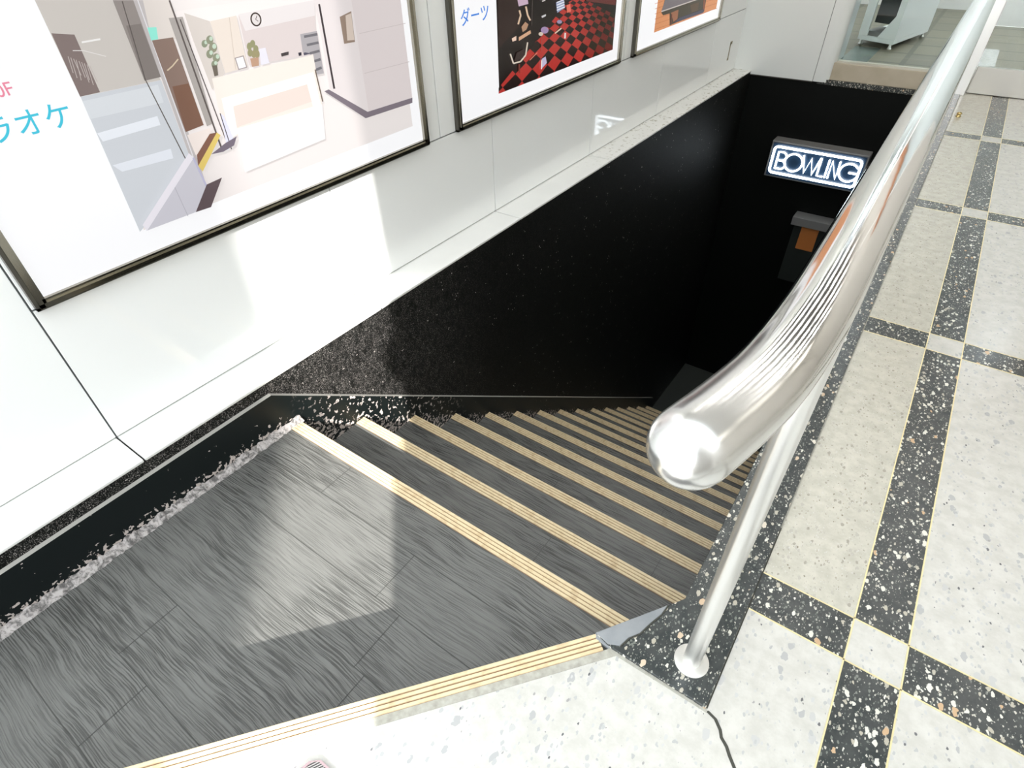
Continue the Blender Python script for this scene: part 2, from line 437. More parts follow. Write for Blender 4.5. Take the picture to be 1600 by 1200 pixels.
# ledge stones
mb = MB(); js = [-1.6, -.664, .268, 1.203, 2.137, 3.075, 4.01, 4.95, YF + .02]
for k in range(8): mb.box(XW - .02, XD + .002, js[k] + .0022, js[k + 1] - .0022, +.003, .014, M_ledge)
struct(mb.build('trim_4', recalc=True, bevel=.003), 'pale stone ledge at the foot of the clad wall')

# clad wall: lower row of panels, strips between the signs, upper row behind the signs
mb = MB(); g = .0022
for k in range(2, 8): mb.box(XW - .03, XW, js[k] + g, (js[k + 1] if k < 7 else YF) - g, .018, .452, M_panel)
sg = [(.276, 1.704), (1.885, 3.335), (3.505, 4.94)]
st = [-1.6, .268, 1.79, 3.42, 4.945, YF]
for k in range(5): mb.box(XW - .03, XW, st[k] + g, st[k + 1] - g, .457 if k else .018, 3.2, M_panel)
mb.box(XW - .3, XW - .006, -1.6, YF + .3, .0, 3.2, M_joint)
struct(mb.build('wall_front', recalc=True, bevel=.0012), 'glossy pale grey clad wall panels over the ledge')

# baseboard of the stairwell wall
mb = MB()
sl = -RISE / GO
YB = .671; zt = -.04
def zt_(y): return zt if y <= YB else zt + (y - YB) * sl
ysb = [-1.3, -.9, -.5, -.1, .2, .45, YB] + [YB + .12 * k for k in range(1, 34)]
acc = 0
for k in range(len(ysb) - 1):
    y0, y1 = ysb[k], ysb[k + 1]
    d0, d1 = (.16, .16) if y0 < YB else (.42, .42)
    za, zb = zt_(y0), zt_(y1)
    v0 = .0 if y0 < YB else .0
    if y0 < YB:
        mb.face([(XB, y0, za - .16), (XB, y1, zb - .16), (XB, y1, zb), (XB, y0, za)], M_base, uv=[(y0, 0), (y1, 0), (y1, .16), (y0, .16)])
    else:
        mb.face([(XB, y0, za - .42), (XB, y1, zb - .42), (XB, y1, zb - .14), (XB, y0, za - .14)], M_base, uv=[(y0, .02), (y1, .02), (y1, .03), (y0, .03)])
        mb.face([(XB, y0, za - .14), (XB, y1, zb - .14), (XB, y1, zb), (XB, y0, za)], M_base, uv=[(y0, .03), (y1, .03), (y1, .16), (y0, .16)])
    mb.face([(XB, y0, za), (XB, y1, zb), (XD - .002, y1, zb + .004), (XD - .002, y0, za + .004)], M_basetop)
struct(mb.build('baseboard_left'), 'black baseboard with flaking paint along landing and stairs')
# dusty mortar fillet where baseboard meets landing
mb = MB(); pts = []; y = -1.25
while y < .74:
    pts.append((y, .030 + random.uniform(-.004, .004), .020 + random.uniform(-.006, .006))); y += .009
for (ya, wa, ha), (yb, wb, hb) in zip(pts[:-1], pts[1:]):
    mb.face([(XB + wa * .8, ya, ZL + .001), (XB + wb * .8, yb, ZL + .001), (XB + .0012, yb, ZL + hb), (XB + .0012, ya, ZL + ha)], M_dust)
struct(mb.build('trim_5', smooth=True), 'dusty mortar line between landing and baseboard')

# ------------------------------------------------------------------ stairs
mb = MB(); XL = XB + .0005
land = [npt(-.02, .10), npt(S_WALL - .012, .10), ]
pl = [npt(-.02, .0), npt(S_WALL - .012, 0.0)]
landing = [(XL, Y1), (XL, npt(S_WALL)[1] - .05), npt(S_WALL - .012, .03), npt(-.02, .03), (-.113, .688), (XR, Y1)]
mb.prism(landing, -.45, ZL, M_tread, M_riser)
NS = 15
for i in range(1, NS):
    z = ZL - RISE * i
    mb.box(XL, XR - .0005, Y1 + GO * (i - 1) - .03, Y1 + GO * i, z - .30, z, M_tread)
# risers are darker
for i in range(0, NS):
    z = ZL - RISE * i; y = Y1 + GO * i
    mb.box(XL + .001, XR - .002, y - .02, y + .0008, z - RISE + .0005, z - .012, M_riser)
# plank seams on the landing
def seam(x0, x1, y0, y1, z): mb.box(x0, x1, y0, y1, z - .002, z + .0007, M_seam)
def xedge(y):     # x on the street edge line for a given y
    return NA.x + (y - NA.y) / ND.y * ND.x
for y in (-.53, -.37, -.218, -.062, .093, .249, .405, .558):
    seam(XL, min(xedge(y), XR), y - .0011, y + .0011, ZL)
for x, ya, yb in ((-.677, .249, .405), (-.642, .093, .249), (-.765, .405, .558), (-1.158, .558, .68), (-1.18, -.062, .093), (-.34, .405, .558), (-1.05, -.218, -.062)):
    seam(x - .001, x + .001, ya, min(yb, Y1), ZL)
for i, x in ((1, -.55), (2, -.25), (3, -.82), (4, -.40), (5, -.9), (1, -.28 + 2)):
    if x < 0: seam(x - .001, x + .001, Y1 + GO * (i - 1) + .002, Y1 + GO * i - .05, ZL - RISE * i)
struct(mb.build('stairs', recalc=True), 'grey wood laminate landing and stair flight going down')
mb = MB()
mb.box(XD + .002, XR - .001, Y1 + GO * (NS - 1) - .02, YF, -3.35, ZL - RISE * NS, M_low)
struct(mb.build('floor_lower', recalc=True), 'dark landing floor at the foot of the stairs')

# nosings: ribbed strips, one thing each
def nosing_mesh(L, W=.044, wrap=.018):
    m = MB(); prof = []   # (depth from edge inwards, height)
    nr = 4; p = W / nr
    for k in range(nr):
        a = k * p
        prof += [(a + .0002, .0010, 'g'), (a + .0010, .0034, 'r'), (a + p - .0026, .0034, 'r'), (a + p - .0018, .0010, 'g')]
    prof = [(0.0, -wrap, 'f')] + [(-.001, .001, 'f')] + prof + [(W, .0004, 'g')]
    for (d0, z0, k0), (d1, z1, k1) in zip(prof[:-1], prof[1:]):
        mm = M_groove if (k0 == 'g' and k1 == 'g') else (M_groove if k0 == 'f' and k1 == 'f' else M_nose)
        if k0 == 'f' and k1 == 'f': mm = M_groove
        m.face([(0, -d0, z0), (0, -d1, z1), (L, -d1, z1), (L, -d0, z0)], mm)
    m.face([(0, 0, -wrap), (L, 0, -wrap), (L, -W, -wrap * .1), (0, -W, -wrap * .1)], M_groove)
    for xx in (0, L):
        m.face([(xx, -d, z) for d, z, _ in prof], M_nose)
    return m
ordw = ['landing', 'second', 'third', 'fourth', 'fifth', 'sixth', 'seventh', 'eighth', 'ninth', 'tenth', 'eleventh', 'twelfth', 'thirteenth', 'fourteenth', 'fifteenth']
LEN = XR - XL - .001
first = None
for i in range(NS):
    lab = ('tan ribbed nosing strip on the landing edge, topmost of the stair edges' if i == 0 else
           'tan ribbed nosing strip on the %s stair edge counted down from the landing edge' % ordw[i])
    loc = (XL, Y1 + GO * i + .002, ZL - RISE * i + .0004)
    if first is None:
        first = nosing_mesh(LEN).build('nosing_strip', recalc=True); o = first
    else:
        o = first.copy(); COL.objects.link(o)
    o.location = loc
    if i == 0:
        o.data = nosing_mesh(LEN - .045).build('nosing_strip_tmp', recalc=True).data
        t_ = bpy.data.objects.get('nosing_strip_tmp'); bpy.data.objects.remove(t_)
        full = nosing_mesh(LEN).build('nosing_strip_tmp', recalc=True); fullmesh = full.data; bpy.data.objects.remove(full)
    else: o.data = fullmesh
    tag(o, lab, 'stair nosing', 'tan nosing strips on the stair edges')
Ls = S_WALL - .015
o = nosing_mesh(Ls, W=.038, wrap=.02).build('nosing_strip', recalc=True)
pst = npt(S_WALL - .018); ang = math.atan2(-ND.y, -ND.x)
o.location = (pst[0], pst[1], .0004); o.rotation_euler = (0, 0, ang)
tag(o, 'tan ribbed nosing strip slanting along the pale terrazzo edge above the landing', 'stair nosing', 'tan nosing strips on the stair edges')
# riser under it
mb = MB()
p0, p1 = npt(-.02, .006), npt(S_WALL - .012, .006); p2, p3 = npt(S_WALL - .012, .05), npt(-.02, .05)
mb.prism([p0, p1, p2, p3], -.24, -.052, M_riser)
p4, p5 = npt(-.02, .037), npt(S_WALL - .012, .037)
mb.prism([p0, p1, p5, p4], -.055, -.0035, M_riser)
struct(mb.build('trim_6', recalc=True), 'dark riser below the slanting landing edge')

# ------------------------------------------------------------------ handrail
HX, HZ, HR = -.028, .921, .029
hr = thing('handrail', 'polished steel handrail with bent rounded end on posts along the kerb', 'handrail', (HX, .615, .007))
mb = MB()
path = [(-.0575, .276), (-.0520, .296), (-.0470, .316), (-.0425, .336), (-.0385, .356), (-.0352, .380), (-.0325, .408), (-.0305, .440), (-.0288, .475), (HX, .52)]
pp = [(x, y, HZ) for x, y in path] + [(HX, .7, HZ), (HX, 1.2, HZ), (HX, 2, HZ), (HX, 3, HZ), (HX, 4, HZ), (HX, 5, HZ), (HX, 5.66, HZ)]
mb.tube(pp, HR, M_steel, seg=48)
mb.build('rail', hr, smooth=True)
def post(x, y):
    m = MB(); m.tube([(x, y, .008), (x, y, .3), (x, y, .6), (x, y, HZ - .01)], .0175, M_brush, seg=32, caps='flat'); m.build('post', hr, smooth=True)
    m = MB(); m.lathe([(.0345, 0), (.0345, .0025), (.031, .004), (.019, .0045)], (x, y, .0072), M_flange); m.build('base_plate', hr, smooth=True)
post(-.017, .615)
for y in (1.95, 3.3, 4.65): post(HX, y)

# ------------------------------------------------------------------ backlit wall signs
ZTOP = 1.95
def sign(name, label, y0, y1):
    t = thing(name, label, 'wall sign', (XW, (y0 + y1) / 2, .455), 'framed backlit photo signs on the clad wall')
    z0 = .455; f = .025
    m = MB()
    def bar(ya, yb, za, zb, x0=XW - .001, x1=-1.612):
        m.box(x0, x1, ya, yb, za, zb, M_frame)
    # outer dark lip, chrome face, inner lip
    for (a, c, xf, mt) in ((0, .008, -1.622, M_framed), (.008, .018, -1.612, M_frame), (.018, .026, -1.619, M_frame)):
        for q in ((y0 + a, y1 - a, z0 + a, z0 + c), (y0 + a, y1 - a, ZTOP - c, ZTOP - a), (y0 + a, y0 + c, z0 + a, ZTOP - a), (y1 - c, y1 - a, z0 + a, ZTOP - a)):
            m.box(XW - .001, xf, q[0], q[1], q[2], q[3], mt)
    m.build('frame', t, recalc=True)
    m = MB(); m.box(XW + .001, XS, y0 + .024, y1 - .024, z0 + .024, ZTOP - .024, M_sheet); m.build('sheet', t, recalc=True)
    return t
class Pic:
    def __init__(s, lamp=.80): s.mb = MB(); s.k = 0; s.lamp = lamp
    def poly(s, pts, col):
        s.k += 1; x = XS + .0003 + .00012 * s.k
        P = [on_x(u, v, XS) for u, v in pts]
        P = [(x, p.y, p.z) for p in P]
        a = sum(P[i][1] * P[(i + 1) % len(P)][2] - P[(i + 1) % len(P)][1] * P[i][2] for i in range(len(P)))
        if a < 0: P.reverse()
        s.mb.face(P, PM(col, s.lamp))
    def rect(s, y0, y1, z0, z1, col):
        s.k += 1; x = XS + .0003 + .00012 * s.k
        s.mb.face([(x, y0, z0), (x, y1, z0), (x, y1, z1), (x, y0, z1)], PM(col, s.lamp))
    def line(s, pts, w, col):
        for (a, b_) in zip(pts[:-1], pts[1:]):
            d = Vector((b_[0] - a[0], b_[1] - a[1])); nn = Vector((-d.y, d.x)).normalized() * (w / 2)
            s.poly([(a[0] + nn.x, a[1] + nn.y), (b_[0] + nn.x, b_[1] + nn.y), (b_[0] - nn.x, b_[1] - nn.y), (a[0] - nn.x, a[1] - nn.y)], col)
    def disc(s, c, rx, ry, col, rot=0):
        pts = []
        for k in range(20):
            q = 2 * math.pi * k / 20; x, y = rx * math.cos(q), ry * math.sin(q)
            pts.append((c[0] + x * math.cos(rot) - y * math.sin(rot), c[1] + x * math.sin(rot) + y * math.cos(rot)))
        s.poly(pts, col)

# sign with the lobby photograph
t1 = sign('photo_sign', 'framed sign with a bright lobby photo and pale blue lettering', .276, 1.704)
p = Pic()
p.rect(.583, 1.63, .543, 1.62, (240, 233, 231))
p.rect(.583, 1.63, 1.0, 1.62, (236, 230, 228))
p.poly([(54, 0), (175, 0), (251, 125), (125, 151)], (208, 202, 196))
p.poly([(80, 52), (116, 54), (156, 144), (125, 151)], (134, 119, 116))
for k in range(9):
    a = (106 + k * 4.2, 88 + k * 1.8); p.line([a, (a[0] + 8 + (k % 3) * 2, a[1] + 26 + (k % 2) * 6)], 1.1, (196, 186, 182))
p.line([(113, 79), (130, 79), (165, 88)], 1.2, (232, 228, 226))
p.line([(127, 66), (156, 61)], 3, (244, 242, 240))
p.poly([(125, 151), (251, 125), (294, 240), (228, 350), (218, 362)], (211, 215, 221))
p.poly([(128, 158), (246, 132), (255, 160), (140, 186)], (222, 226, 231))
p.poly([(151, 208), (245, 181), (250, 195), (160, 221)], (238, 242, 249))
p.poly([(175, 258), (266, 232), (270, 247), (190, 268)], (232, 236, 244))
p.poly([(175, 0), (208, 0), (251, 120), (225, 126)], (152, 144, 140))
p.poly([(196, 40), (219, 37), (250, 120), (225, 126)], (134, 126, 122))
p.line([(190, 2), (226, 124), (290, 250)], 1.6, (95, 88, 86))
p.poly([(207, 0), (222, 0), (322, 290), (313, 293)], (196, 190, 190))
p.line([(214, 0), (317, 291)], 1.6, (230, 228, 232))
p.poly([(222, 0), (262, 0), (290, 60), (236, 63)], (224, 216, 210))
p.poly([(229, 43), (243, 42), (246, 61), (235, 63)], (150, 236, 218))
p.poly([(236, 63), (269, 58), (317, 195), (289, 206)], (140, 118, 108))
p.poly([(268, 135), (293, 130), (317, 195), (289, 206)], (126, 92, 76))
p.line([(260, 110), (268, 103), (277, 92)], 2.2, (214, 196, 170))
p.poly([(262, 28), (284, 26), (332, 192), (322, 197)], (172, 166, 162))
p.line([(263, 0), (345, 232)], 2.6, (96, 88, 86))
p.line([(280, 30), (356, 230)], 1.6, (88, 80, 80))
p.poly([(286, 20), (326, 33), (350, 114), (330, 140), (300, 62)], (212, 204, 198))
for (cx, cy, rr) in ((318, 68, 6), (326, 62, 7), (331, 74, 8), (326, 84, 7), (336, 90, 7), (333, 100, 6)):
    p.disc((cx, cy), rr * .8, rr, (118 + rr * 3, 150 - rr, 122))
    p.disc((cx + 2, cy - 2), rr * .4, rr * .5, (190, 208, 190))
p.poly([(329, 102), (337, 102), (339, 117), (333, 119)], (108, 100, 90))
p.poly([(326, 33), (367, 24), (385, 104), (350, 114)], (228, 217, 207))
p.line([(356, 27), (366, 108)], 1, (206, 192, 180))
p.poly([(370, 24), (488, 2), (494, 83), (387, 102)], (218, 207, 206))
p.poly([(370, 22), (488, 0), (490, 24), (381, 48)], (229, 223, 223))
p.disc((397.5, 30), 8.6, 11.2, (62, 52, 48), -.25)
p.disc((397.5, 30), 6.4, 8.8, (222, 216, 215), -.25)
p.line([(397, 30), (399, 24)], .9, (90, 80, 80)); p.line([(397, 30), (401, 33)], .9, (90, 80, 80))
p.poly([(364, 90), (378, 86), (384, 105), (370, 109)], (160, 150, 150)); p.poly([(366, 91), (377, 88), (382, 104), (371, 107)], (244, 242, 246))
for (cx, cy) in ((387, 72), (392, 68), (397, 76), (394, 84), (388, 82), (399, 84)): p.disc((cx, cy), 4, 6, (140 + (cx % 5) * 4, 148, 112))
p.poly([(388, 91), (401, 89), (402, 102), (391, 104)], (188, 152, 128))
p.poly([(402, 76), (412, 74), (418, 98), (405, 101)], (228, 226, 238))
p.poly([(436, 83), (448, 80), (448, 85), (437, 88)], (70, 64, 66)); p.poly([(463, 82), (468, 81), (468, 86), (464, 87)], (50, 48, 60)); p.poly([(471, 82), (483, 79), (484, 83), (472, 86)], (86, 84, 100))
p.poly([(466, 53), (492, 48), (503, 114), (492, 116), (486, 83), (470, 81)], (172, 168, 172))
for k in range(5): p.line([(472 + k * 4.4, 57 + k * 13), (493 + k * 1.6, 53 + k * 13)], 4, (112, 110, 116))
p.poly([(328, 122), (486, 85), (501, 166), (359, 214), (350, 222)], (240, 230, 222))
p.poly([(343, 153), (486, 112), (498, 163), (486, 166), (477, 131), (361, 165), (368, 208), (357, 216)], (255, 255, 255))
p.poly([(361, 166), (476, 131), (484, 158), (367, 198)], (234, 219, 211))
p.poly([(367, 200), (500, 162), (505, 216), (380, 268)], (253, 253, 253))
p.line([(489, 108), (501, 158)], 1.8, (110, 96, 84))
p.poly([(486, -2), (545, -2), (573, 175), (564, 179), (512, 140), (499, 60)], (230, 222, 222))
p.line([(495, 6), (519, 138)], 3, (62, 54, 58))
p.poly([(545, -2), (622, -2), (641, 153), (573, 175)], (223, 213, 213))
p.line([(558, 52), (630, 36)], 1, (205, 194, 194)); p.line([(566, 114), (636, 96)], 1, (205, 194, 194))
p.poly([(510, 139), (571, 174), (641, 152), (641, 160), (568, 184), (503, 142)], (126, 116, 126))
p.poly([(527, 26), (545, 17), (551, 65), (534, 68)], (150, 130, 116)); p.poly([(536, 24), (545, 20), (550, 62), (539, 63)], (214, 198, 186))
p.poly([(289, 210), (324, 199), (330, 223), (302, 241)], (241, 229, 223))
p.poly([(324, 208), (335, 206), (330, 223), (306, 258), (304, 241)], (132, 92, 76))
p.poly([(335, 206), (341, 210), (313, 267), (306, 258)], (226, 200, 112))
p.poly([(340, 176), (346, 180), (363, 220), (352, 234)], (226, 226, 246)); p.line([(340, 176), (358, 232)], 1.4, (80, 72, 78))
p.poly([(349, 222), (366, 212), (362, 226), (345, 236), (326, 240)], (118, 108, 122))
p.poly([(225, 359), (298, 245), (318, 292), (302, 330)], (206, 204, 213)); p.line([(266, 284), (290, 336)], 1, (180, 178, 188))
p.poly([(219, 350), (291, 238), (299, 245), (226, 359)], (238, 234, 242))
p.line([(298, 245), (320, 292)], 3, (190, 188, 214))
p.poly([(319, 287), (343, 276), (326, 322), (302, 330)], (98, 84, 88))
p.mb.build('photograph', t1)
M_blue = emit_mat('pale_blue_print', (70, 212, 240), .7); M_pink = emit_mat('pink_print', (252, 150, 175), .7); M_blue2 = emit_mat('blue_print', (66, 138, 232), .8)
text_mesh('lettering', '\u30ab\u30e9\u30aa\u30b1', .060, (XS + .001, .312, .8215), M_blue, t1, (0, 1, 0), (0, 0, 1))
text_mesh('lettering', '10F', .036, (XS + .001, .413, .9), M_pink, t1, (0, 1, 0), (0, 0, 1))

# sign with the darts photograph
t2 = sign('photo_sign', 'framed sign with a dark photo of a red and black checkered floor', 1.885, 3.335)
p = Pic(.88); p.rect(2.185, 3.245, .540, 1.62, (27, 19, 18))
def clip(poly, reg):
    out = poly
    c = (sum(q[0] for q in reg) / len(reg), sum(q[1] for q in reg) / len(reg))
    for i in range(len(reg)):
        a, b_ = reg[i], reg[(i + 1) % len(reg)]
        def side(q): return (b_[0] - a[0]) * (q[1] - a[1]) - (b_[1] - a[1]) * (q[0] - a[0])
        sg_ = 1 if side(c) > 0 else -1
        new = []
        for k in range(len(out)):
            p0, p1 = out[k], out[(k + 1) % len(out)]; s0, s1 = side(p0) * sg_, side(p1) * sg_
            if s0 >= 0: new.append(p0)
            if (s0 >= 0) != (s1 >= 0):
                f_ = s0 / (s0 - s1); new.append((p0[0] + (p1[0] - p0[0]) * f_, p0[1] + (p1[1] - p0[1]) * f_))
        out = new
        if len(out) < 3: return []
    return out
reg = [(778, 80), (820, 46), (884, 6), (900, -14), (964, -14), (957, 77.5), (779, 146.5)]
def gp(i, j):
    w_ = 1 + .075 * j - .028 * i
    w_ = max(w_, .25)
    return (876 + (10.0 * i + 9.2 * j) / w_, 84 + (8.0 * i - 13.0 * j) / w_)
for i in range(-11, 14):
    for j in range(-7, 11):
        c_ = clip([gp(i - .5, j - .5), gp(i + .5, j - .5), gp(i + .5, j + .5), gp(i - .5, j + .5)], reg)
        if len(c_) < 3: continue
        cx = sum(q[0] for q in c_) / len(c_); cy = sum(q[1] for q in c_) / len(c_)
        dk = 1.0 if cx < 905 else max(.55, 1 - (cx - 905) / 90)
        if (i + j) % 2 == 0: colr = (34, 22, 20) if dk > .8 else (36, 30, 22)
        else: colr = (int(178 * dk), int(52 * dk), int(46 * dk))
        p.k = 3 + ((i + j) % 2); p.poly(c_, colr)
p.k = 10
p.poly([(777, -10), (808, -10), (812, 40), (779, 76)], (46, 30, 27))
p.poly([(808, 0), (824, -2), (825, 6), (810, 10)], (196, 170, 190))
p.line([(811, 16), (813, 24), (809, 38)], 2.6, (214, 186, 158)); p.line([(821, 10), (824, 24), (828, 32)], 2.6, (214, 186, 158))
p.poly([(814, 42), (820, 34), (825, 38), (822, 46), (816, 50)], (176, 138, 110))
p.poly([(810, 58), (828, 47), (829, 52), (810, 64)], (208, 164, 132)); p.poly([(799, 60), (806, 56), (806, 63), (800, 65)], (230, 200, 180))
p.line([(831, 0), (830, 40)], 1, (90, 80, 76)); p.poly([(868, 4), (880, -2), (882, 12), (870, 20)], (150, 160, 190))
for k in range(4): p.line([(869, 4 + k * 4), (881, -1 + k * 4)], 1.6, (228, 230, 238))
p.poly([(845, 25), (852, 22), (852, 25), (846, 28)], (200, 198, 200)); p.line([(846, 2), (851, 0)], 2, (200, 195, 190))
p.poly([(884, 8), (890, 6), (891, 18), (885, 20)], (220, 110, 90))
p.disc((850, 47), 6, 5.4, (158, 134, 172)); p.disc((844, 53), 3.6, 3, (206, 192, 176))
p.line([(845, 56), (845, 80)], 1.2, (150, 70, 60)); p.disc((873, 34), 4, 3, (150, 140, 170))
p.line([(866, 52), (876, 44)], 2, (222, 190, 170)); p.line([(882, 51), (881.5, 60)], 2.4, (226, 220, 214))
p.line([(796, 84), (801, 99), (812, 96), (820, 86), (823, 66)], 2.2, (212, 200, 184)); p.poly([(802, 96), (806, 82), (818, 76), (816, 90)], (54, 40, 38))
p.line([(810, 100), (810, 114)], 2.2, (120, 56, 46)); p.line([(826, 94), (838, 82)], 1.4, (208, 120, 100))
p.poly([(844, 108), (845, 92), (851, 88), (853, 98)], (190, 182, 210)); p.line([(845, 94), (844.5, 108)], 1.6, (238, 232, 228))
p.poly([(908, -10), (962, -10), (960, 8), (915, 2)], (96, 40, 36))
p.mb.build('photograph', t2)
text_mesh('lettering', '\u30c0\u30fc\u30c4', .061, (XS + .001, 1.953, .826), M_blue2, t2, (0, 1, 0), (0, 0, 1))

# sign with the table photograph
t3 = sign('photo_sign', 'framed sign with an orange photo of a grey games table', 3.505, 4.94)
p = Pic(.88); p.rect(3.783, 4.843, .543, 1.62, (214, 142, 92))
for k in range(6): p.line([(1023, 46 - k * 8), (1120, 13 - k * 8)], .7, (190, 112, 66))
p.poly([(1033, 20), (1036, 24), (1046, 21), (1046, 40), (1052, 37), (1100, 18), (1104, -6), (1040, -6)], (58, 50, 34))
p.poly([(1048, 20), (1060, 15), (1058, 30), (1052, 34)], (150, 94, 62)); p.poly([(1078, 8), (1092, 3), (1090, 16), (1080, 20)], (84, 62, 40))
p.poly([(1033, 17.5), (1098, -4), (1080, -24), (1042, -10)], (112, 104, 108)); p.line([(1033, 18), (1092, -2)], 1.6, (196, 186, 180))
p.line([(1049, 22), (1048, 39)], 2, (96, 44, 24)); p.line([(1100, 0), (1099, 17)], 2.4, (128, 66, 40))
p.poly([(1052, 36), (1098, 20), (1100, 14), (1060, 28)], (62, 62, 84))
p.mb.build('photograph', t3)

# thin brown vertical mark on the last panel
mb = MB(); mb.box(XW, XW + .0022, 5.377, 5.393, .13, .245, M_stainbrown); mb.box(XW, XW + .0022, 5.377, 5.42, .232, .252, M_stainbrown); mb.box(XW, XW + .003, 5.37, 5.395, .118, .135, M_stainbrown)
tag(mb.build('panel_mark', recalc=True), 'small brown upright mark on the last wall panel by the corner', 'wall mark')

# ------------------------------------------------------------------ far end: pillar, window, door
mb = MB()
def arc(cx, cy, r, a0, a1, n_=10): return [(cx + r * math.cos(math.radians(a0 + (a1 - a0) * k / n_)), cy + r * math.sin(math.radians(a0 + (a1 - a0) * k / n_))) for k in range(n_ + 1)]
mb.prism([(XW - .02, YF - .03), (-.988, YF - .03), (-.988, YF + .3), (XW - .02, YF + .3)], -.012, 3.2, M_pillar)
mb.prism([(-.984, YF + .3), (-.984, YF - .03)] + arc(-.935, YF + .045, .075, -90, 0) + [(-.86, YF + .3)], -.012, 3.2, M_pillar)
mb.box(XW, -.99, YF - .028, YF + .2, -.02, -.012, M_framed)
mb.box(-.99, -.982, YF - .02, YF + .2, -.01, 3.2, M_joint)
struct(mb.build('wall_end', recalc=True, smooth=True), 'pale enamel pillar with a rounded edge at the far end')
W1 = thing('window_1', 'shop window over the tan sill at the far end', 'window', (-.45, YF + .05, .006)); del W1['category']; W1['kind'] = 'structure'
mb = MB(); mb.box(-.87, -.03, YF + .002, YF + .14, .006, .13, M_sill); mb.build('sill', W1, recalc=True, bevel=.004)
mb = MB(); mb.box(-.86, -.03, YF + .075, YF + .083, .13, 3.0, M_glass); mb.build('pane', W1)
D1 = thing('door_1', 'steel framed glass shop door at the far right', 'door', (.6, 5.75, 0)); del D1['category']; D1['kind'] = 'structure'
mb = MB(); mb.box(-.03, .062, 5.66, 5.82, .0, 3.0, M_brush); mb.box(-.004, .0, 5.655, 5.66, 0, 3.0, M_framed); mb.build('frame', D1, recalc=True, bevel=.003)
mb = MB(); mb.box(.07, 1.15, 5.75, 5.79, .004, .178, M_flange); mb.build('kick_rail', D1, recalc=True, bevel=.003)
mb = MB(); mb.box(.07, 1.15, 5.768, 5.776, .178, 2.3, M_glass); mb.build('pane', D1)
mb = MB(); mb.box(1.15, 1.22, 5.72, 5.82, .004, 3.0, M_brush); mb.build('frame', D1, recalc=True)
mb = MB()
mb.box(.062, 4.6, 5.80, 5.86, 2.3, 3.2, M_wallpaint); mb.box(1.22, 4.6, 5.80, 5.9, 0, 2.3, M_wallpaint)
struct(mb.build('wall_far', recalc=True), 'wall around the shop door')
# shop interior
mb = MB(); mb.box(-1.7, -.03, YF + .14, 9.0, .0, .125, M_tile)
mb.box(-.86, -.66, YF + .14, 6.42, .125, .1256, mat('dark_tile', (.09, .12, .10), .25))
mb.box(-.03, 4.6, 5.75, 9.0, -.06, -.001, M_tile)
mb.box(.075, .20, 5.8, 7.6, -.001, .0006, M_tl)
struct(mb.build('floor_shop', recalc=True), 'brown tiled shop floor behind the glass')
mb = MB(); mb.box(-1.8, 4.6, 9.0, 9.2, 0, 3.2, M_wallpaint); mb.box(-1.9, -1.7, YF + .25, 9.2, 0, 3.2, M_wallpaint)
struct(mb.build('wall_shop', recalc=True), 'pale inner wall of the shop')

# display stand
ds = thing('display_stand', 'white display stand on feet behind the far shop window', 'display stand', (-.62, 6.8, .125))
ex = Vector((-.30, .15)).normalized(); ey = Vector((.185, .84)).normalized()
O = Vector((-.575, 6.36))
def dp(a, b_, z): q = O + ex * a + ey * b_; return (q.x, q.y, z)
def dbox(m, a0, a1, b0, b1, z0, z1, mt):
    c = [dp(a0, b0, z0), dp(a1, b0, z0), dp(a1, b1, z0), dp(a0, b1, z0), dp(a0, b0, z1), dp(a1, b0, z1), dp(a1, b1, z1), dp(a0, b1, z1)]
    b0_ = len(m.v); m.v += c
    for q in ((0, 3, 2, 1), (4, 5, 6, 7), (0, 1, 5, 4), (1, 2, 6, 5), (2, 3, 7, 6), (3, 0, 4, 7)): m.f.append(tuple(b0_ + i for i in q)); m.m.append(m.mi(mt))
m = MB(); dbox(m, 0, .34, 0, .80, .165, .20, M_white); m.build('base', ds, recalc=True, bevel=.004)
sidep = [(0, .20), (.16, .20), (.055, .365), (.055, .9), (0, .9)]
for bb in (0.0, .78):
    m = MB(); b0_ = len(m.v); nq = len(sidep)
    m.v += [dp(a, bb, z) for a, z in sidep] + [dp(a, bb + .02, z) for a, z in sidep]
    m.f += [tuple(b0_ + i for i in range(nq)), tuple(b0_ + nq + i for i in reversed(range(nq)))]; m.m += [m.mi(M_white)] * 2
    for i in range(nq): j = (i + 1) % nq; m.f.append((b0_ + i, b0_ + nq + i, b0_ + nq + j, b0_ + j)); m.m.append(m.mi(M_white))
    m.build('side_panel', ds, recalc=True)
m = MB(); dbox(m, 0, .012, .02, .78, .20, .9, M_white); m.build('side_panel', ds, recalc=True)
m = MB(); dbox(m, .06, .24, .03, .76, .30, .62, M_dark); dbox(m, .03, .28, .03, .3, .2, .235, M_grey); m.build('screen', ds, recalc=True)
m = MB(); dbox(m, .26, .34, .0, .02, .20, .9, M_white); m.build('side_panel', ds, recalc=True)
for (a, b_) in ((.03, .03), (.31, .03), (.03, .77), (.31, .77)):
    m = MB(); c = dp(a, b_, .125); m.lathe([(.016, 0), (.018, .008), (.012, .014), (.008, .042)], c, M_brush, 16); m.build('foot', ds, smooth=True)

# brass stud on the floor near the door
mb = MB(); mb.lathe([(.016, 0), (.016, .004), (.012, .012), (.016, .020), (.012, .028), (.004, .031)], (.078, 5.06, .0008), M_brassd, 24)
tag(mb.build('door_stop', smooth=True), 'small brass stop standing on the terrazzo near the far door', 'door stop')

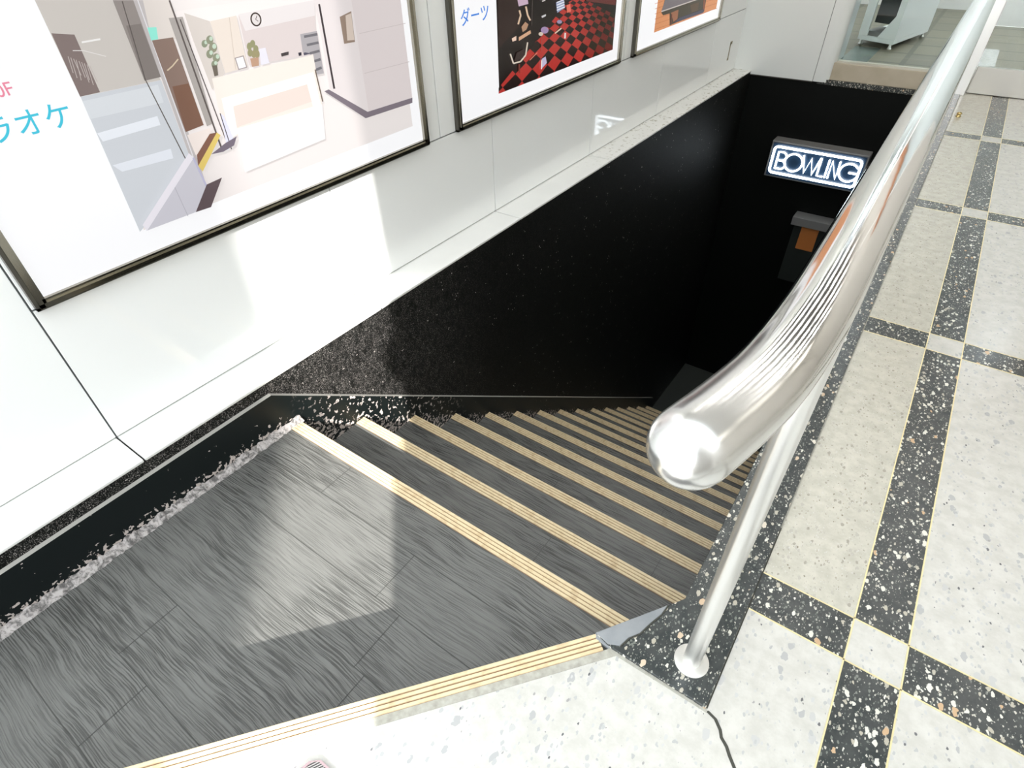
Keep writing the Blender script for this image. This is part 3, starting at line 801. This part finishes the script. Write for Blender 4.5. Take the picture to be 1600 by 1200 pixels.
# floor mat corner at the bottom edge
A_ = Vector((-.516, .062)); d1 = Vector((.5, .02)).normalized(); d1 = Vector((.999, .03)); d2 = Vector((-.20, -.98)).normalized()
mb = MB()
def mp(a, b_): q = A_ + d1 * a + d2 * b_; return (q.x, q.y)
mb.prism([mp(.012, .004), mp(.004, .012), mp(.004, .5), mp(.9, .5), mp(.9, .004)], .0012, .006, M_mat)
mb.prism([mp(.014, 0), mp(.9, 0), mp(.9, .004), mp(.012, .004)], .001, .0085, M_matrim); mb.prism([mp(0, .014), mp(.004, .012), mp(.004, .5), mp(0, .5)], .001, .0085, M_matrim)
mb.prism([mp(.014, 0), mp(.012, .004), mp(.004, .012), mp(0, .014)], .001, .0085, M_matrim)
tag(mb.build('floor_mat', recalc=True), 'grey ribbed mat whose corner shows on the sunlit terrazzo', 'mat')

# ------------------------------------------------------------------ neon sign
ns = thing('neon_sign', 'glowing white neon sign reading BOWLING on the black far wall', 'sign', (-.757, YF, -.62))
YS = 5.50
mb = MB(); mb.box(-1.145, -.37, YS + .02, YF, -.785, -.475, M_grey); mb.build('casing', ns, recalc=True, bevel=.006)
mb = MB(); mb.box(-1.13, -.385, YS + .016, YS + .021, -.77, -.49, M_signface); mb.build('face', ns, recalc=True)
def ap(cx, cz, r, a0, a1, n_=8): return [(cx + r * math.cos(math.radians(a0 + (a1 - a0) * k / n_)), cz + r * math.sin(math.radians(a0 + (a1 - a0) * k / n_))) for k in range(n_ + 1)]
bx0, bx1, bz0, bz1, br_ = -1.108, -.408, -.738, -.516, .03
left = [(-.768, bz1)] + ap(bx0 + br_, bz1 - br_, br_, 90, 180) + ap(bx0 + br_, bz0 + br_, br_, 180, 270) + [(-.765, bz0)]
right = [(-.752, bz1)] + ap(bx1 - br_, bz1 - br_, br_, 90, 0) + ap(bx1 - br_, bz0 + br_, br_, 0, -90) + [(-.748, bz0)]
for P in (left, right):
    mb = MB(); mb.tube([(x, YS, z) for x, z in P], .0095, M_neon, 12); mb.build('border_tube', ns, smooth=True)
zb, zt2 = -.698, -.556; h = zt2 - zb; zm = (zb + zt2) / 2
def tube_letter(paths):
    m = MB()
    for P in paths: m.tube([(x, YS, z) for x, z in P], 0.0074, M_neon, 10)
    m.build('letter', ns, smooth=True)
x = -1.066
r1 = h / 4
tube_letter([[(x, zb), (x, zt2), (x + .036, zt2)] + ap(x + .036, zt2 - r1, r1, 80, -90) + [(x + .004, zm)], [(x + .004, zm), (x + .040, zm)] + ap(x + .042, zb + r1, r1, 80, -90) + [(x, zb)]])
ro = h / 2 + .002; cx = -.926
tube_letter([[(cx + ro * math.cos(2 * math.pi * k / 28), zm + ro * math.sin(2 * math.pi * k / 28)) for k in range(28)] + [(cx + ro, zm)]])
x = -.858
tube_letter([[(x, zt2), (x + .036, zb), (x + .068, zt2 - .01), (x + .102, zb), (x + .138, zt2)]])
x = -.714
tube_letter([[(x, zt2), (x, zb), (x + .044, zb)]])
x = -.650
tube_letter([[(x, zb), (x, zt2)]])
x = -.626
tube_letter([[(x, zb), (x, zt2), (x + .060, zb), (x + .060, zt2)]])
cx = -.480
tube_letter([ap(cx, zm, ro, 42, 360, 24) + [(cx + .004, zm)]])

# dim case under the sign
dc = thing('wall_case', 'dim wall case with grey top and orange front below the neon sign', 'wall case', (-.58, YF, -1.4))
mb = MB(); mb.box(-.795, -.30, 5.50, YF, -1.165, -1.088, M_grey); mb.build('canopy', dc, recalc=True, bevel=.004)
mb = MB(); mb.box(-.77, -.32, 5.56, YF, -1.75, -1.166, M_dark); mb.build('casing', dc, recalc=True)
mb = MB(); mb.box(-.70, -.55, 5.552, 5.561, -1.40, -1.18, M_orange); mb.build('front_panel', dc, recalc=True)

# ------------------------------------------------------------------ hall around and street behind
mb = MB(); mb.box(XW - .3, 4.6, .9, 9.2, 3.2, 3.35, M_ceil)
struct(mb.build('ceiling', recalc=True), 'hall ceiling')
mb = MB(); mb.box(4.5, 4.7, -.9, 9.2, 0, 3.2, M_wallpaint)
struct(mb.build('wall_hall', recalc=True), 'right wall of the hall')
mb = MB(); mb.box(-.05, 1.6, 5.70, 5.8, 2.30, 2.42, M_orange); mb.box(-.05, .05, 5.70, 5.8, 1.75, 2.3, M_orange)
struct(mb.build('trim_7', recalc=True), 'orange band over the shop door')
lab = ['near the hall entrance by the right wall', 'midway along the right wall', 'by the far right wall']
for k, (x, y) in enumerate(((3.4, 1.7), (3.4, 3.4), (3.4, 5.0))):
    cl = thing('ceiling_light', 'flat square ceiling light ' + lab[k], 'ceiling light', (x, y, 3.2), 'ceiling lights of the hall')
    m = MB(); m.box(x - .40, x + .40, y - .40, y + .40, 3.16, 3.2, M_white); m.build('frame', cl, recalc=True)
    m = MB(); m.box(x - .37, x + .37, y - .37, y + .37, 3.152, 3.161, M_lamp); m.build('diffuser', cl, recalc=True)
lp = thing('lamp_panel', 'ceiling panel with rows of round lamps over the stairs', 'ceiling light', (.35, 4.2, 3.2))
m = MB(); m.box(-1.55, 2.5, 2.7, 5.6, 3.185, 3.2, M_grey); m.build('frame', lp, recalc=True)
m = MB()
for a in range(7):
    for b_ in range(6): m.lathe([(.10, 0), (.10, .015)], (-1.3 + a * .58, 2.95 + b_ * .49, 3.17), M_led, 18)
lo = m.build('lamp_discs', lp, recalc=True); lo['kind'] = 'stuff'
# shop lamps
for x in (-.5, 1.6):
    sl_ = thing('tube_light', 'long cool tube light inside the shop ' + ('behind the window' if x < 0 else 'behind the door'), 'ceiling light', (x, 7.2, 3.2))
    m = MB(); m.box(x - .1, x + .1, 6.3, 8.1, 3.12, 3.2, M_cool); m.build('diffuser', sl_, recalc=True)
mb = MB(); mb.box(-1.9, 4.7, 5.9, 9.2, 3.2, 3.35, M_ceil)
# pier that shades the hall side, with an unseen knob added to cast a round head shadow
SD = Vector((-.201, .211, -.2)).normalized(); SH = Vector((SD.x, SD.y)).normalized(); SN = Vector((.724, .69)).normalized()
PE = Vector((-.501, .192)) - SH * 1.75
mb = MB()
mb.prism([(PE.x, PE.y), (PE.x + .6, PE.y - .35), (12, PE.y - .35), (12, PE.y)], 0, 11, M_facade)
BP = on_x(652, 560, XD); BC = BP - SD * ((Vector((BP.x, BP.y)) - PE).dot(SH) / Vector((SD.x, SD.y)).dot(SH))
mb.lathe([(.02, -.13), (.085, -.10), (.125, -.04), (.13, .02), (.105, .08), (.05, .12), (.01, .13)], BC, M_facade, 24)
mb.box(BC.x, BC.x + .6, BC.y - .02, BC.y + .02, BC.z - .05, BC.z + .05, M_facade)
struct(mb.build('wall_street', recalc=True), 'pier wall behind the viewer beside the hall entrance, with an added shadow-casting knob')
Q = Vector((-.93, .15)) - SH * 8.5 - SN * .02  # unseen pillar added to cut the left edge of the sun patch
mb = MB(); q1 = Q - SN * 1.3; q2 = q1 - SH * .6; q3 = Q - SH * .6
mb.prism([(Q.x, Q.y), (q1.x, q1.y), (q2.x, q2.y), (q3.x, q3.y)], 0, 9.0, M_facade)
struct(mb.build('shade_pillar', recalc=True), 'unseen pillar added behind the viewer to shade the left of the landing')
mb = MB(); mb.box(-14, 14, -14, -1.9, -.06, -.002, M_street); mb.box(-14, XW - .3, -1.9, 1, -.06, -.002, M_street)
struct(mb.build('street', recalc=True), 'street pavement')

# ------------------------------------------------------------------ light
sun = bpy.data.lights.new('sun', 'SUN'); sun.energy = 12.0; sun.angle = math.radians(.6); sun.color = (1.0, .965, .93)
so = bpy.data.objects.new('sun', sun); COL.objects.link(so)
so.rotation_euler = SD.to_track_quat('-Z', 'Y').to_euler(); so.location = (3, -4, 5)
wd = bpy.data.worlds.new('sky'); SC.world = wd; wd.use_nodes = True
nt = wd.node_tree; bg = nt.nodes['Background']
tc = nt.nodes.new('ShaderNodeTexCoord'); sp_ = nt.nodes.new('ShaderNodeSeparateXYZ'); rp = nt.nodes.new('ShaderNodeValToRGB')
nt.links.new(tc.outputs['Generated'], sp_.inputs[0]); nt.links.new(sp_.outputs[2], rp.inputs[0]); nt.links.new(rp.outputs[0], bg.inputs[0])
rp.color_ramp.elements[0].position = 0.0; rp.color_ramp.elements[0].color = (1, 1, 1, 1)
rp.color_ramp.elements[1].position = .7; rp.color_ramp.elements[1].color = (.86, .93, 1.0, 1)
bg.inputs[1].default_value = 4.2
